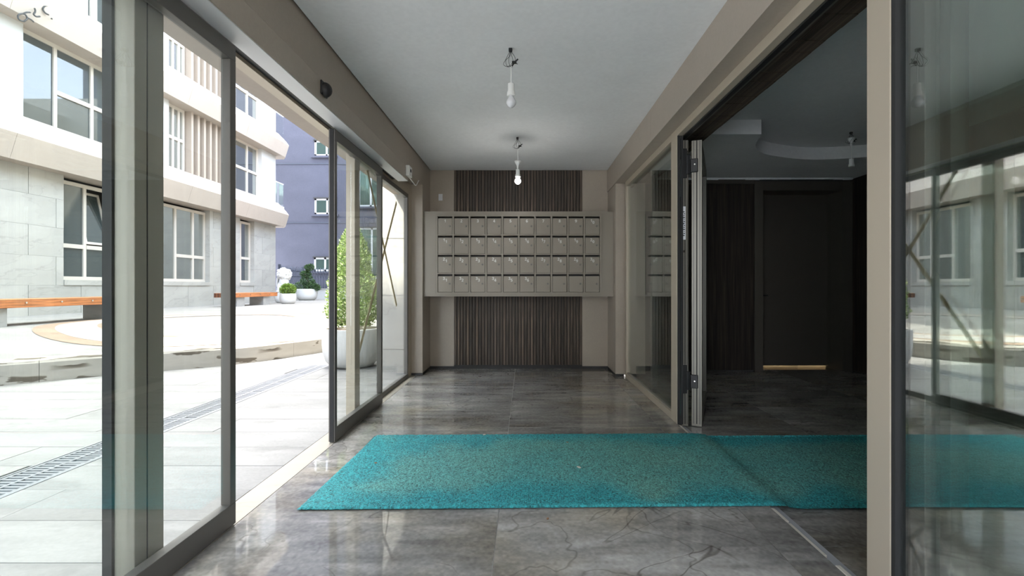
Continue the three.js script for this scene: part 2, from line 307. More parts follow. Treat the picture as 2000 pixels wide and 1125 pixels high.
{
  const o = thing('door_operator', 'long greige cover box of the sliding door drive under the beam', 'door drive', -1.32, 2.262, 2.45);
  part('cover', bx(-1.37, -1.257, 2.262, 2.40, -0.2, 5.09, 0.004), M.greige, o);
  part('bounce_tone_plate', bx(-1.368, -1.262, 2.256, 2.2615, -0.2, 5.085), M.winWhite, o);  // pale colour stands in for light bounced up from the pavers
  part('track', bx(-1.425, -1.372, DOORTOP + 0.02, 2.40, -0.2, 5.08), M.black, o);
  part('cover_outer', bx(-1.495, -1.427, DOORTOP, 2.40, -0.2, 3.94), M.anodLight, o);
}
{ // exterior lintel soffit over the entrance
  const o = structure('wall_lintel', 'pale metal soffit panels over the entrance outside', 'soffit');
  for (const [a, b] of [[-0.75, 2.06], [2.066, 4.13], [4.136, 6.2]]) part('soffit_panel', bx(-1.72, -1.505, 2.33, HEAD, a, b), M.beige, o);
}
{
  const s = thing('motion_sensor', 'black domed motion sensor on the door drive cover', 'sensor', -1.255, 2.3, 2.93);
  part('base', bx(-1.2565, -1.245, 2.305, 2.39, 2.89, 2.98, 0.005), M.black, s);
  const g = new THREE.SphereGeometry(0.046, 24, 14, 0, 2 * Math.PI, 0, Math.PI / 2); g.rotateZ(-Math.PI / 2).scale(0.95, 1, 0.95).translate(-1.246, 2.343, -2.935); part('dome', flat(g), M.black, s);
  const e = thing('emergency_light', 'small white device box with dark switch at the end of the door drive', 'device', -1.25, 2.3, 5.0);
  part('body', bx(-1.2565, -1.216, 2.29, 2.40, 4.96, 5.088, 0.006), M.porcelain, e); part('switch', bx(-1.217, -1.21, 2.335, 2.365, 5.0, 5.03, 0.002), M.black, e);
  part('cable', tube([[-1.24, 2.29, -5.05], [-1.235, 2.27, -5.2], [-1.26, 2.29, -5.45], [-1.285, 2.40, -5.7]], 0.006), M.porcelain, e);
  tagMesh(part('notice_paper', bx(-1.2895, -1.2875, 1.55, 1.92, 6.08, 6.33), M.paper, scene), 'white paper notice on the side of the left pier', 'paper');
  tagMesh(part('wall_sticker', bx(-1.175, -1.12, 2.29, 2.38, 6.417, 6.4195), M.paper, scene), 'small pale sticker on the greige panel above the mailboxes', 'sticker');
}

// ---------------------------------------------------------------- right glazing
const XG = 1.262;
const w3 = fixedPane('window_3', 'fixed glass pane between the right pier and folded doors', XG, 3.83, 5.80, 0, HEAD, 0.06, M.anodLight, M.glassDim, 1, 0.05, { near: true, n0: 3.986 });
part('jamb_stile', bx(1.237, 1.287, 0.0, HEAD, 3.83, 3.985, 0.003), M.anodLight, w3);
part('dust_bead', bx(1.245, 1.262, 0.06, 0.072, 4.0, 5.74), M.sill, w3);
part('seal', bx(1.24, 1.285, 0, HEAD, 3.822, 3.83), M.rubber, w3);
const w4 = fixedPane('window_4', 'fixed reflecting glass pane in front of two folded door leaves', XG, -0.2, 1.60, 0, HEAD, 0.06, M.anodLight, M.glassDim, 1, 0.05, { far: true, f1: 1.594 });
part('jamb_stile', bx(1.237, 1.287, 0.0, HEAD, 1.595, 1.705, 0.003), M.anodLight, w4);
part('seal', bx(1.24, 1.285, 0.06, HEAD - 0.06, 1.578, 1.594), M.rubber, w4);
{
  const o = structure('trim_4', 'greige door head with black track over the folding door opening', 'door head');
  part('head_rail', bx(1.237, 1.287, HEAD - 0.062, HEAD, 1.705, 3.83, 0.003), M.anodLight, o);
  part('track', bx(1.29, 1.35, HEAD - 0.055, HEAD, -0.2, 5.86), M.anod, o);
  part('track_slot', bx(1.305, 1.335, HEAD - 0.058, HEAD - 0.05, -0.2, 5.86), M.black, o);
  for (let d = -0.2, i = 0; d < 5.8; d += 0.12, i++) part('soffit_board', bx(1.352, 1.56, HEAD - 0.012 - (i % 3) * 0.001, HEAD + 0.02, d + 0.0015, Math.min(5.86, d + 0.1185)), slatMats[3], o);
}
// folding leaves: a stack lies folded behind each fixed pane
function foldLeaf(o, L, t, mat) {                                    // leaf along -z from its near edge at the local origin
  const y0 = 0.0, y1 = HEAD - 0.075, s = 0.075, P = (n, g, m) => { const q = new THREE.Mesh(g, m); q.name = n; q.castShadow = q.receiveShadow = true; o.add(q); return q; };
  P('bottom_rail', bx(-t / 2, t / 2, y0, y0 + s, 0, L, 0.003), mat); P('top_rail', bx(-t / 2, t / 2, y1 - s, y1, 0, L, 0.003), mat);
  P('stile', bx(-t / 2, t / 2, y0 + s, y1 - s, 0, s, 0.003), mat); P('stile', bx(-t / 2, t / 2, y0 + s, y1 - s, L - s, L, 0.003), M.anod);
  P('pane', bx(-0.006, 0.006, y0 + s - 0.01, y1 - s + 0.01, s - 0.01, L - s + 0.01), M.glassDim);
  for (const k of [-0.3, 0, 0.3]) P('edge_groove', bx(t * k - 0.004, t * k + 0.004, y0 + 0.02, y1, -0.0022, 0.002), k ? M.anod : M.rubber);
  return P;
}
{
  const a = thing('folding_door', 'folded door leaf edge with black hinges and white label strip', 'door', 1.304, -0.02, 3.835), P = foldLeaf(a, 0.95, 0.055, M.anodMid);
  for (const [y0, y1] of [[0.27, 0.5], [2.02, 2.26]]) { P('hinge', bx(-0.026, 0.012, y0, y1, -0.014, 0.006, 0.004), M.black); P('hinge_pin', bx(0.008, 0.038, y0 + 0.03, y1 - 0.05, -0.02, -0.002, 0.006), M.black); }
  P('top_catch', bx(0.0, 0.025, 2.16, 2.24, -0.012, 0.004, 0.002), M.chrome);
  const label = P('label_strip', bx(-0.021, 0.004, 1.52, 1.79, -0.0035, -0.001), M.paper);
  for (let i = 0; i < 13; i++) { const y = 1.55 + i * 0.016, g = bx(-0.016 + (i % 3) * 0.003, -0.004 + (i % 2) * 0.003, y, y + 0.008, -0.0045, -0.003); const q = new THREE.Mesh(g, M.ink); q.name = 'print_mark'; label.add(q); }
  P('lock_cylinder', new THREE.CylinderGeometry(0.009, 0.009, 0.012, 16).rotateX(Math.PI / 2).translate(-0.008, 1.425, 0.004), M.chrome);
  const b = thing('folding_door', 'second folded door leaf swung away into the dark side room', 'door', 1.40, -0.02, 3.835), Q = foldLeaf(b, 1.12, 0.08, M.anodMid);
  b.rotation.y = -0.40;
  for (const y of [0.36, 2.12]) { Q('hinge', bx(-0.05, 0.01, y - 0.05, y + 0.06, -0.02, 0.004, 0.006), M.black); Q('hinge_screw', new THREE.CylinderGeometry(0.006, 0.006, 0.006, 10).rotateX(Math.PI / 2).translate(-0.015, y + 0.01, 0.022), M.chrome); }
  const c = thing('folding_door', 'folded door leaf standing close behind the reflecting pane', 'door', 1.312, -0.02, 0.52); foldLeaf(c, 1.07, 0.05, M.anodLight);
  const e = thing('folding_door', 'folded door leaf standing second behind the reflecting pane', 'door', 1.40, -0.02, 0.52); foldLeaf(e, 1.07, 0.06, M.anodLight);
}

// ---------------------------------------------------------------- dark side room
const DI = 6.34, IF = -0.025;
const wallIn = structure('wall_side_back', 'dark wood veneer back wall of the side room', 'wall');
part('wall_core', bx(1.5, 3.09, IF - 0.1, 2.74, DI + 0.03, DI + 0.3), M.dim, wallIn);
part('panel', bx(1.5, 2.42, IF + 0.02, 2.5, DI, DI + 0.03, 0.003), M.darkWood, wallIn);
part('panel', bx(2.425, 3.088, IF + 0.02, 2.5, DI, DI + 0.03, 0.003), M.darkWood, wallIn);
part('top_rail', bx(1.5, 3.088, 2.503, 2.56, DI - 0.006, DI + 0.03), M.doorFrame, wallIn);
part('wall_core', bx(3.09, 4.4, 2.535, 2.74, DI + 0.01, DI + 0.5), M.dim, wallIn);
const wallInR = structure('wall_side_right', 'dark wood veneer side wall of the side room', 'wall');
for (let d = -0.7, i = 0; d < 6.3; d += 0.705, i++) part('panel', bx(4.40, 4.45, IF + 0.02, 2.56, d, Math.min(6.34, d + 0.7), 0.003), M.darkWood, wallInR);
part('wall_core', bx(4.45, 4.7, IF - 0.1, 2.74, -0.95, 6.9), M.dim, wallInR);
smesh('ceiling_side', bx(1.5, 4.7, 2.72, 2.82, -0.95, 7.4), M.ceiling, 'grey plaster ceiling of the side room', 'ceiling');
{
  const crv = new THREE.CatmullRomCurve3([[2.275, 4.53], [2.31, 4.64], [2.40, 4.9], [2.585, 5.14], [2.79, 5.27], [3.28, 5.42], [3.9, 5.30], [4.45, 5.0]].map(([x, d]) => new THREE.Vector3(x, d, 0))).getPoints(40);
  const s = new THREE.Shape([new THREE.Vector2(1.5, 4.52), new THREE.Vector2(2.27, 4.52), ...crv.map((p) => new THREE.Vector2(p.x, p.y)), new THREE.Vector2(4.5, 6.4), new THREE.Vector2(1.5, 6.4)]);
  const g = new THREE.ExtrudeGeometry(s, { depth: 0.139, bevelEnabled: false }); g.rotateX(-Math.PI / 2).translate(0, 2.581, 0); mUV(g);
  smesh('ceiling_drop', flat(g), M.ceiling, 'dropped ceiling edge with a curved cut-out in the side room', 'ceiling');
  const o = structure('trim_5', 'rough plaster crack line along the top of the dark wall', 'trim');
  for (let x = 1.5; x < 4.4;) { const l = rr(0.08, 0.3); part('plaster_bead', bx(x, Math.min(4.41, x + l), 2.556 + rr(-0.004, 0.006), 2.582, DI - rr(0.012, 0.022), DI + 0.01, 0.004), M.ceiling, o); x += l; }
}
{
  const o = structure('door_1', 'dark brown door deep in its frame, light under it', 'door');
  part('frame', [bx(3.09, 3.2, IF, 2.535, DI - 0.02, DI + 0.34, 0.003), bx(4.27, 4.40, IF, 2.535, DI - 0.02, DI + 0.34, 0.003), bx(3.2, 4.27, 2.41, 2.535, DI - 0.02, DI + 0.34, 0.003)], M.doorFrame, o);
  part('door_leaf', bx(3.2, 4.27, IF + 0.032, 2.408, DI + 0.30, DI + 0.345), M.doorFrame, o);
  part('handle', [bx(3.27, 3.40, 0.985, 1.005, DI + 0.24, DI + 0.255, 0.004), bx(3.27, 3.29, 0.985, 1.005, DI + 0.24, DI + 0.30, 0.004)], M.black, o);
  // lit passage behind the door
  const r = structure('wall_passage', 'walls of the lit passage behind the dark door', 'wall');
  part('passage_wall', [bx(2.9, 3.1, IF - 0.1, 2.7, 6.69, 7.6), bx(4.4, 4.6, IF - 0.1, 2.7, 6.9, 7.6), bx(2.9, 4.6, IF - 0.1, 2.7, 7.6, 7.8), bx(2.9, 4.6, 2.62, 2.72, 6.69, 7.6)], M.greige, r);
  const l = new THREE.PointLight(new THREE.Color(1, 0.86, 0.55), 3); l.position.set(3.7, 2.2, -7.15); l.castShadow = true;
  const lt = thing('passage_lamp', 'warm round lamp in the passage behind the dark door', 'lamp', 3.7, 2.2, 7.15);
  part('bulb', flat(new THREE.SphereGeometry(0.05, 16, 12).translate(3.7, 2.2, -7.15)), std({ color: lin(0.9, 0.9, 0.9), emissive: lin(1, 0.86, 0.55), emissiveIntensity: 4 }), lt);
  part('cord', bx(3.695, 3.705, 2.24, 2.62, 7.145, 7.155), M.porcelain, lt);
  scene.add(l);
}

// ---------------------------------------------------------------- mailboxes
{
  const font = await new FontLoader().loadAsync('fonts/droid/droid_sans_bold.typeface.json');
  const digit = [...'0123456789'].map((c) => { const g = new TextGeometry(c, { font, size: 0.036, depth: 0.003, curveSegments: 4, bevelEnabled: false }); g.computeBoundingBox(); g.translate(-(g.boundingBox.max.x + g.boundingBox.min.x) / 2, 0, 0); return flat(g); });
  const D = 6.0, o = thing('mailbox_bank', 'greige wall bank of forty numbered mailboxes', 'mailboxes', 0, 0.993, D);
  const gx0 = -1.128, gx1 = 0.965, gy0 = 1.032, gy1 = 2.023, py = (gy1 - gy0 - 0.012) / 4, px = (gx1 - gx0 - 0.012) / 10;
  part('surround', [bx(-1.288, gx0, 0.993, 2.076, D, D + 0.415), bx(gx1, 1.129, 0.993, 2.076, D, D + 0.415), bx(gx0, gx1, gy1, 2.076, D, D + 0.415), bx(gx0, gx1, 0.993, gy0, D, D + 0.415)], M.box, o);
  part('inside', bx(gx0, gx1, gy0, gy1, D + 0.1, D + 0.3), M.black, o);
  const bars = [];
  for (let i = 0; i <= 10; i++) bars.push(bx(gx0 + i * px, gx0 + i * px + 0.02, gy0, gy1, D - 0.018, D + 0.1));
  for (let j = 0; j <= 4; j++) bars.push(bx(gx0, gx1, gy0 + j * py, gy0 + j * py + 0.014, D - 0.016, D + 0.1));
  part('grid_frame', bars, M.box, o);
  part('rim', [bx(gx0 - 0.012, gx0, gy0 - 0.012, gy1 + 0.012, D - 0.022, D + 0.01), bx(gx1, gx1 + 0.012, gy0 - 0.012, gy1 + 0.012, D - 0.022, D + 0.01), bx(gx0, gx1, gy1, gy1 + 0.012, D - 0.022, D + 0.01), bx(gx0, gx1, gy0 - 0.012, gy0, D - 0.022, D + 0.01)], M.box, o);
  const dw = px - 0.028, dh = py - 0.014 - 0.026, doorG = bx(-dw / 2, dw / 2, 0, dh, -0.008, 0.008, 0.003), lockG = new THREE.CylinderGeometry(0.0115, 0.0125, 0.012, 20).rotateX(Math.PI / 2), keyG = bx(-0.0015, 0.0015, -0.006, 0.006, -0.008, 0.0);
  for (let r = 0; r < 4; r++) for (let c = 0; c < 10; c++) {
    const n = r * 10 + c + 1, x = gx0 + 0.02 + c * px + (px - 0.02) / 2, y = gy0 + (3 - r) * py + 0.016;
    const door = put('mailbox_door', doorG, M.box, o, x, y, D - 0.002);
    const lock = put('lock', lockG, M.lockMetal, door, x + 0.058, y + dh - 0.098, D - 0.014);
    if (n <= 36) {
      const s = String(n), gs = s.length === 1 ? [digit[+s].clone().translate(0, 0, 0)] : [digit[+s[0]].clone().translate(-0.014, 0.004, 0), digit[+s[1]].clone().translate(0.014, -0.018, 0)];
      const m = new THREE.Mesh(join(gs), M.zinc); m.name = 'number'; m.position.set(0.0, dh - 0.052, 0.0085); m.castShadow = m.receiveShadow = true; door.add(m);
    }
  }
}

// ---------------------------------------------------------------- bulbs on cords
function bulbLamp(label, x, d, top, cord, kind) {
  const o = thing('bulb_pendant', label, 'lamp', x, top, d), y1 = top - cord;
  part('ceiling_hook', bx(x - 0.012, x + 0.012, top - 0.02, top, d - 0.012, d + 0.012, 0.003), M.black, o);
  const loops = [];
  for (let k = 0; k < 5; k++) { const a = k * 1.3, q = (r, yy, t) => [x + r * Math.cos(a + t), yy, -d + r * Math.sin(a + t)]; loops.push(tube([q(0.004, top - 0.02, 0), q(0.03, top - 0.06 - k * 0.006, 0.4), q(0.05, top - 0.10, 0.9), q(0.02, top - 0.13 + k * 0.008, 1.6), q(0.002, top - 0.11, 2)], 0.0016, 20, 5)); }
  part('wire_tangle', loops, M.ink, o);
  part('connector', [bx(x + 0.01, x + 0.04, top - 0.10, top - 0.085, d - 0.008, d + 0.008, 0.002), tube([[x + 0.01, top - 0.115, -d], [x + 0.03, top - 0.09, -d], [x + 0.05, top - 0.075, -d + 0.01]], 0.005, 8, 6)], M.black, o);
  part('cord', tube([[x, top - 0.10, -d], [x + 0.004, top - cord * 0.6, -d], [x + 0.004, y1, -d]], 0.0045, 12, 8), M.porcelain, o);
  const cx = x + 0.004;
  if (kind.cup) part('cup', lathe([[0.004, 0.02 + kind.cup], [0.036, 0.018 + kind.cup], [0.03, 0.0 + kind.cup], [0.012, -0.03 + kind.cup], [0.010, -0.06 + kind.cup], [0.001, -0.06 + kind.cup]]).translate(cx, y1, -d), M.porcelain, o);
  part('socket', lathe([[0.001, 0.0], [0.021, 0.0], [0.022, -0.05], [0.026, -0.055], [0.027, -0.075], [0.024, -0.082], [0.001, -0.082]]).translate(cx, y1, -d), M.porcelain, o);
  if (kind.bulb) {
    const r = 0.034, cy = y1 - 0.125; part('bulb', lathe([[0.0005, -r], [0.012, -r * 0.92], [0.022, -r * 0.7], [0.032, -r * 0.3], [r, 0], [0.0315, 0.011], [0.024, 0.026], [0.0165, 0.04], [0.0155, 0.045]], 32).translate(cx, cy, -d), kind.bulb, o);
    if (kind.lit) { const l = new THREE.PointLight(new THREE.Color(1, 0.97, 0.92), 0.07); l.position.set(cx, cy, -d); l.castShadow = true; scene.add(l); }
  }
  return o;
}
bulbLamp('unlit bulb hanging from tangled wires, cord without a cup', -0.095, 3.13, CEIL, 0.235, { bulb: M.bulbOff });
bulbLamp('lit white bulb hanging before the mailbox wall', -0.078, 4.99, CEIL, 0.34, { bulb: M.bulbOn, lit: true, cup: 0.07 });
bulbLamp('empty white lamp socket hanging in the dark side room', 3.38, 4.88, 2.72, 0.28, { cup: 0.2 });
console.log('interior done');

// ---------------------------------------------------------------- coil mat with a drop at the threshold
{
  const o = thing('coil_mat', 'long turquoise coil runner mat across the floor', 'mat', 0, 0, 2.95);
  const x0 = -1.12, x1 = 3.95, w = 1.165, nx = 640, nz = 146, g = new THREE.PlaneGeometry(x1 - x0, w, nx, nz); g.rotateX(-Math.PI / 2).translate((x0 + x1) / 2, 0, 0);
  const p = g.attributes.position, uv = g.attributes.uv, ht = (x) => 0.014 + -0.027 * sstep(1.26, 1.44, x);
  for (let i = 0; i < p.count; i++) {
    const x = p.getX(i), z = p.getZ(i), e = Math.min(x - x0, w / 2 - Math.abs(z)), sh = -0.047 * (z / w) ;
    uv.setXY(i, x, z);
    const edge = sstep(0, 0.012, e);
    p.setXYZ(i, x + sh + (e < 0.001 ? rr(-0.004, 0.004) : rr(-0.001, 0.001)), ht(x) * (0.35 + 0.65 * edge) + rr(-0.0022, 0.0022) * edge + (ht(x) < 0 ? -0.004 : 0.002), z + (e < 0.001 ? rr(-0.004, 0.004) : rr(-0.001, 0.001)));
  }
  const col = new Float32Array(p.count * 3);                         // trodden-in grey green dirt along the middle, clean dye towards the borders
  for (let i = 0; i < p.count; i++) {
    const x = p.getX(i), z = p.getZ(i), n = fbm(((x + 4) * 0.125) % 1, ((z + 4) * 0.125) % 1, 24, 24, 4, 640) - 0.5;
    const e = Math.min((x - x0) * 0.55, w / 2 - Math.abs(z)), dirt = sstep(0.04, 0.3, e + n * 0.42) * (0.8 + n * 0.8);
    col[i * 3] = 0.34 + 1.1 * dirt; col[i * 3 + 1] = 0.84 + 0.16 * dirt; col[i * 3 + 2] = 0.9 - 0.02 * dirt;
  }
  g.setAttribute('color', new THREE.BufferAttribute(col, 3));
  g.computeVertexNormals();
  const m = new THREE.Mesh(g, M.mat); m.name = 'coil_pile'; m.castShadow = m.receiveShadow = true; o.add(m);
  const q = new THREE.Mesh(join([bx(x0 + 0.01, 1.28, 0.0015, 0.006, -w / 2 + 0.006, w / 2 - 0.006)]), M.matEdge); q.name = 'backing'; o.add(q);
  o.rotation.y = 0.0;
  o.rotation.y = 0.018;
  // litter
  const lf = (x, y, d, s, mat, label, cat) => { const g2 = new THREE.SphereGeometry(s, 8, 5); g2.scale(1, 0.22, 0.55).rotateY(rr(0, 3)).translate(x, y, -d); tagMesh(part('litter_flake', flat(g2), mat, scene), label, cat); };
  lf(-0.30, 0.018, 3.50, 0.014, M.paleBit, 'pale curled flake on the far edge of the mat', 'litter');
  lf(0.30, 0.018, 3.33, 0.012, M.dryLeaf, 'brown dry leaf on the far half of the mat', 'litter');
  lf(0.33, 0.018, 2.87, 0.018, M.paleBit, 'pale sliver in the middle of the mat', 'litter');
  lf(-0.93, 0.018, 2.94, 0.012, M.dryLeaf, 'dry leaf near the turquoise mat corner by the doors', 'litter');
  lf(0.11, 0.005, 2.26, 0.011, M.dryLeaf, 'brown crumb on the marble in front of the mat', 'litter');
}

// ---------------------------------------------------------------- outside ground
const pavement = structure('pavement', 'pale stone pavers between the entrance and the kerb', 'pavement');
part('paver_bed', bx(-13, -1.5, -0.3, -0.012, -5.9, 14), M.joint, pavement);
const kerbPts = [[-12, 3.6], [-9, 4.15], [-7, 4.75], [-5.95, 5.32], [-5.2, 6.0], [-4.2, 6.75], [-3.62, 7.7], [-3.1, 9.0], [-2.7, 10.6], [-2.4, 14]];
const kerbCurve = new THREE.CatmullRomCurve3(kerbPts.map(([x, d]) => new THREE.Vector3(x, 0, -d)));
const kerbPoly = kerbCurve.getPoints(200);
const kerbD = (x) => { for (let i = 0; i + 1 < kerbPoly.length; i++) { const a = kerbPoly[i], b = kerbPoly[i + 1]; if (x >= a.x && x <= b.x) return -(a.z + (b.z - a.z) * (x - a.x) / (b.x - a.x)); } return x < -12 ? 3.6 : 14; };
{
  const pr = 0.345, pl = 0.9, mats = [M.paver, M.paverB, M.paver, M.paverC, M.paver];
  for (let r = -3; r < 27; r++) {
    const d0 = 0.18 + r * pr, off = (r & 1) * 0.45 + ((r * 7) % 5) * 0.06;
    for (let c = 0; c < 11; c++) {
      let a = -1.505 - off - c * pl + (c === 0 ? off : 0), b = -1.505 - off - (c + 1) * pl + 0;
      if (c === 0) a = -1.505;
      for (const [p, q] of b < -3.07 && a > -2.76 ? [[a, -2.765], [-3.065, b]] : a <= -3.07 || b >= -2.76 ? [[a, b]] : a > -2.76 ? [[a, -2.765]] : b < -3.07 ? [[-3.065, b]] : []) {
        if (p - q < 0.05 || d0 > kerbD((p + q) / 2) + 0.2) continue;
        const g = bx(q + 0.002, p - 0.002, -0.06, rr(-0.0015, 0.0005), d0 + 0.002, d0 + pr - 0.002); mUV(g, rr(0, 1.6), rr(0, 1.6));
        part('paver', g, mats[Math.floor(rnd() * 5)], pavement);
      }
    }
  }
}
{
  const o = thing('drain_channel', 'long double row slotted drain grating in the pavement', 'drain', -2.915, -0.012, 5);
  part('channel', bx(-3.06, -2.77, -0.06, -0.03, 0.5, 9.2), M.black, o);
  part('frame_edge', [bx(-3.065, -3.05, -0.05, 0.002, 0.5, 9.2), bx(-2.78, -2.765, -0.05, 0.002, 0.5, 9.2)], M.steel, o);
  const bars = [bx(-3.045, -3.025, -0.02, 0, 0, 0.496), bx(-2.925, -2.905, -0.02, 0, 0, 0.496), bx(-2.805, -2.785, -0.02, 0, 0, 0.496), bx(-3.045, -2.785, -0.02, -0.0005, 0, 0.014), bx(-3.045, -2.785, -0.02, -0.0005, 0.482, 0.496)];
  for (let i = 1; i < 13; i++) bars.push(bx(-3.03, -2.92, -0.02, -0.001, i * 0.037, i * 0.037 + 0.017), bx(-2.91, -2.80, -0.02, -0.001, i * 0.037 + 0.012, i * 0.037 + 0.029));
  const gg = join(bars); gg.translate(2.915, 0, 0);
  for (let d = 0.5; d < 9.15; d += 0.5) put('grate', gg, M.steel, o, -2.915, 0, d);
}
// raised plaza behind a kerb, sloping up gently
const KH = 0.25;
const plazaY = (x, d) => { let m = 9; for (let i = 0; i < kerbPoly.length; i += 4) m = Math.min(m, Math.hypot(kerbPoly[i].x - x, -kerbPoly[i].z - d)); return KH + 0.22 * sstep(0.2, 3.2, m); };
{
  const o = structure('plaza', 'raised pale stone plaza in front of the apartment building', 'plaza');
  const pos = [], idx = [], rows = 44, N = kerbPoly.length;          // strips from the kerb line to a far line
  for (let i = 0; i < N; i++) for (let j = 0; j <= rows; j++) {
    const t = Math.pow(j / rows, 1.6), k = kerbPoly[i], f = i / (N - 1), ex = -12 + 10.5 * f, ed = 8 + 20 * Math.min(1, f * 1.0);
    const x = k.x + (Math.min(k.x, ex) - 1.5 * (1 - f) - k.x) * t, d = -k.z + (Math.max(27, ed) + k.z) * t;
    pos.push(x, plazaY(x, d), -d);
  }
  for (let i = 0; i + 1 < N; i++) for (let j = 0; j < rows; j++) { const a = i * (rows + 1) + j, b = a + rows + 1; idx.push(a, b, a + 1, b, b + 1, a + 1); }
  const g = new THREE.BufferGeometry(); g.setAttribute('position', new THREE.BufferAttribute(new Float32Array(pos), 3)); g.setIndex(idx); g.computeVertexNormals();
  if (g.attributes.normal.getY(400) < 0) { g.index.array.reverse(); g.computeVertexNormals(); }
  mUV(g); part('paving', flat(g), M.plaza, o);
  // inlaid circle
  const cx = -5.9, cd = 9.1, ring = (r0, r1, lift) => {
    const P = [], I = [], n = 96; for (let i = 0; i <= n; i++) for (const r of [r0, r1]) { const a = i / n * 2 * Math.PI, x = cx + r * Math.cos(a), d = cd + r * Math.sin(a); P.push(x, plazaY(x, d) + lift, -d); }
    for (let i = 0; i < n; i++) { const a = i * 2; I.push(a, a + 1, a + 2, a + 1, a + 3, a + 2); }
    const q = new THREE.BufferGeometry(); q.setAttribute('position', new THREE.BufferAttribute(new Float32Array(P), 3)); q.setIndex(I); q.computeVertexNormals(); return flat(mUV(q));
  };
  part('inlay_ring', ring(2.25, 2.5, 0.006), M.inlay, o); part('inlay_ring', ring(1.75, 2.25, 0.008), M.inlayWhite, o); part('inlay_ring', ring(1.66, 1.75, 0.006), M.inlay, o);
}
{
  const o = structure('kerb', 'pale weathered kerb stones edging the raised plaza', 'kerb');
  const L = kerbCurve.getLength(), n = Math.round(L / 0.95);
  for (let i = 0; i < n; i++) {
    const seg = 8, P = [], I = [], q = [];
    for (let k = 0; k <= seg; k++) {
      const u = (i + 0.002 + (0.996 * k) / seg) / n, c = kerbCurve.getPointAt(u), t = kerbCurve.getTangentAt(u), nx = -t.z, nz = t.x;   // normal towards the entrance side or away
      const s = (nx * 1 + nz * 1) > 0 ? 1 : -1;
      for (const [a, y] of [[0.03, -0.05], [0.03, KH - 0.025], [0.012, KH + 0.004], [-0.3, KH + 0.012], [-0.3, 0.0]]) q.push([c.x + nx * a * s, y, c.z + nz * a * s, u * L]);
    }
    const uv = [];
    q.forEach(([x, y, z, l], k) => { P.push(x, y, z); uv.push(l, y + (k % 5) * 0.3); });
    for (let k = 0; k < seg; k++) for (let e = 0; e < 4; e++) { const a = k * 5 + e, b = a + 5; I.push(a, b, a + 1, b, b + 1, a + 1); }
    for (const b of [0, seg * 5]) I.push(b, b + 1, b + 2, b, b + 2, b + 3, b, b + 3, b + 4);
    const g = new THREE.BufferGeometry(); g.setAttribute('position', new THREE.BufferAttribute(new Float32Array(P), 3)); g.setAttribute('uv', new THREE.BufferAttribute(new Float32Array(uv), 2)); g.setIndex(I);
    const f = g.toNonIndexed(); f.computeVertexNormals(); part('kerb_stone', f, M.kerb, o);
  }
}

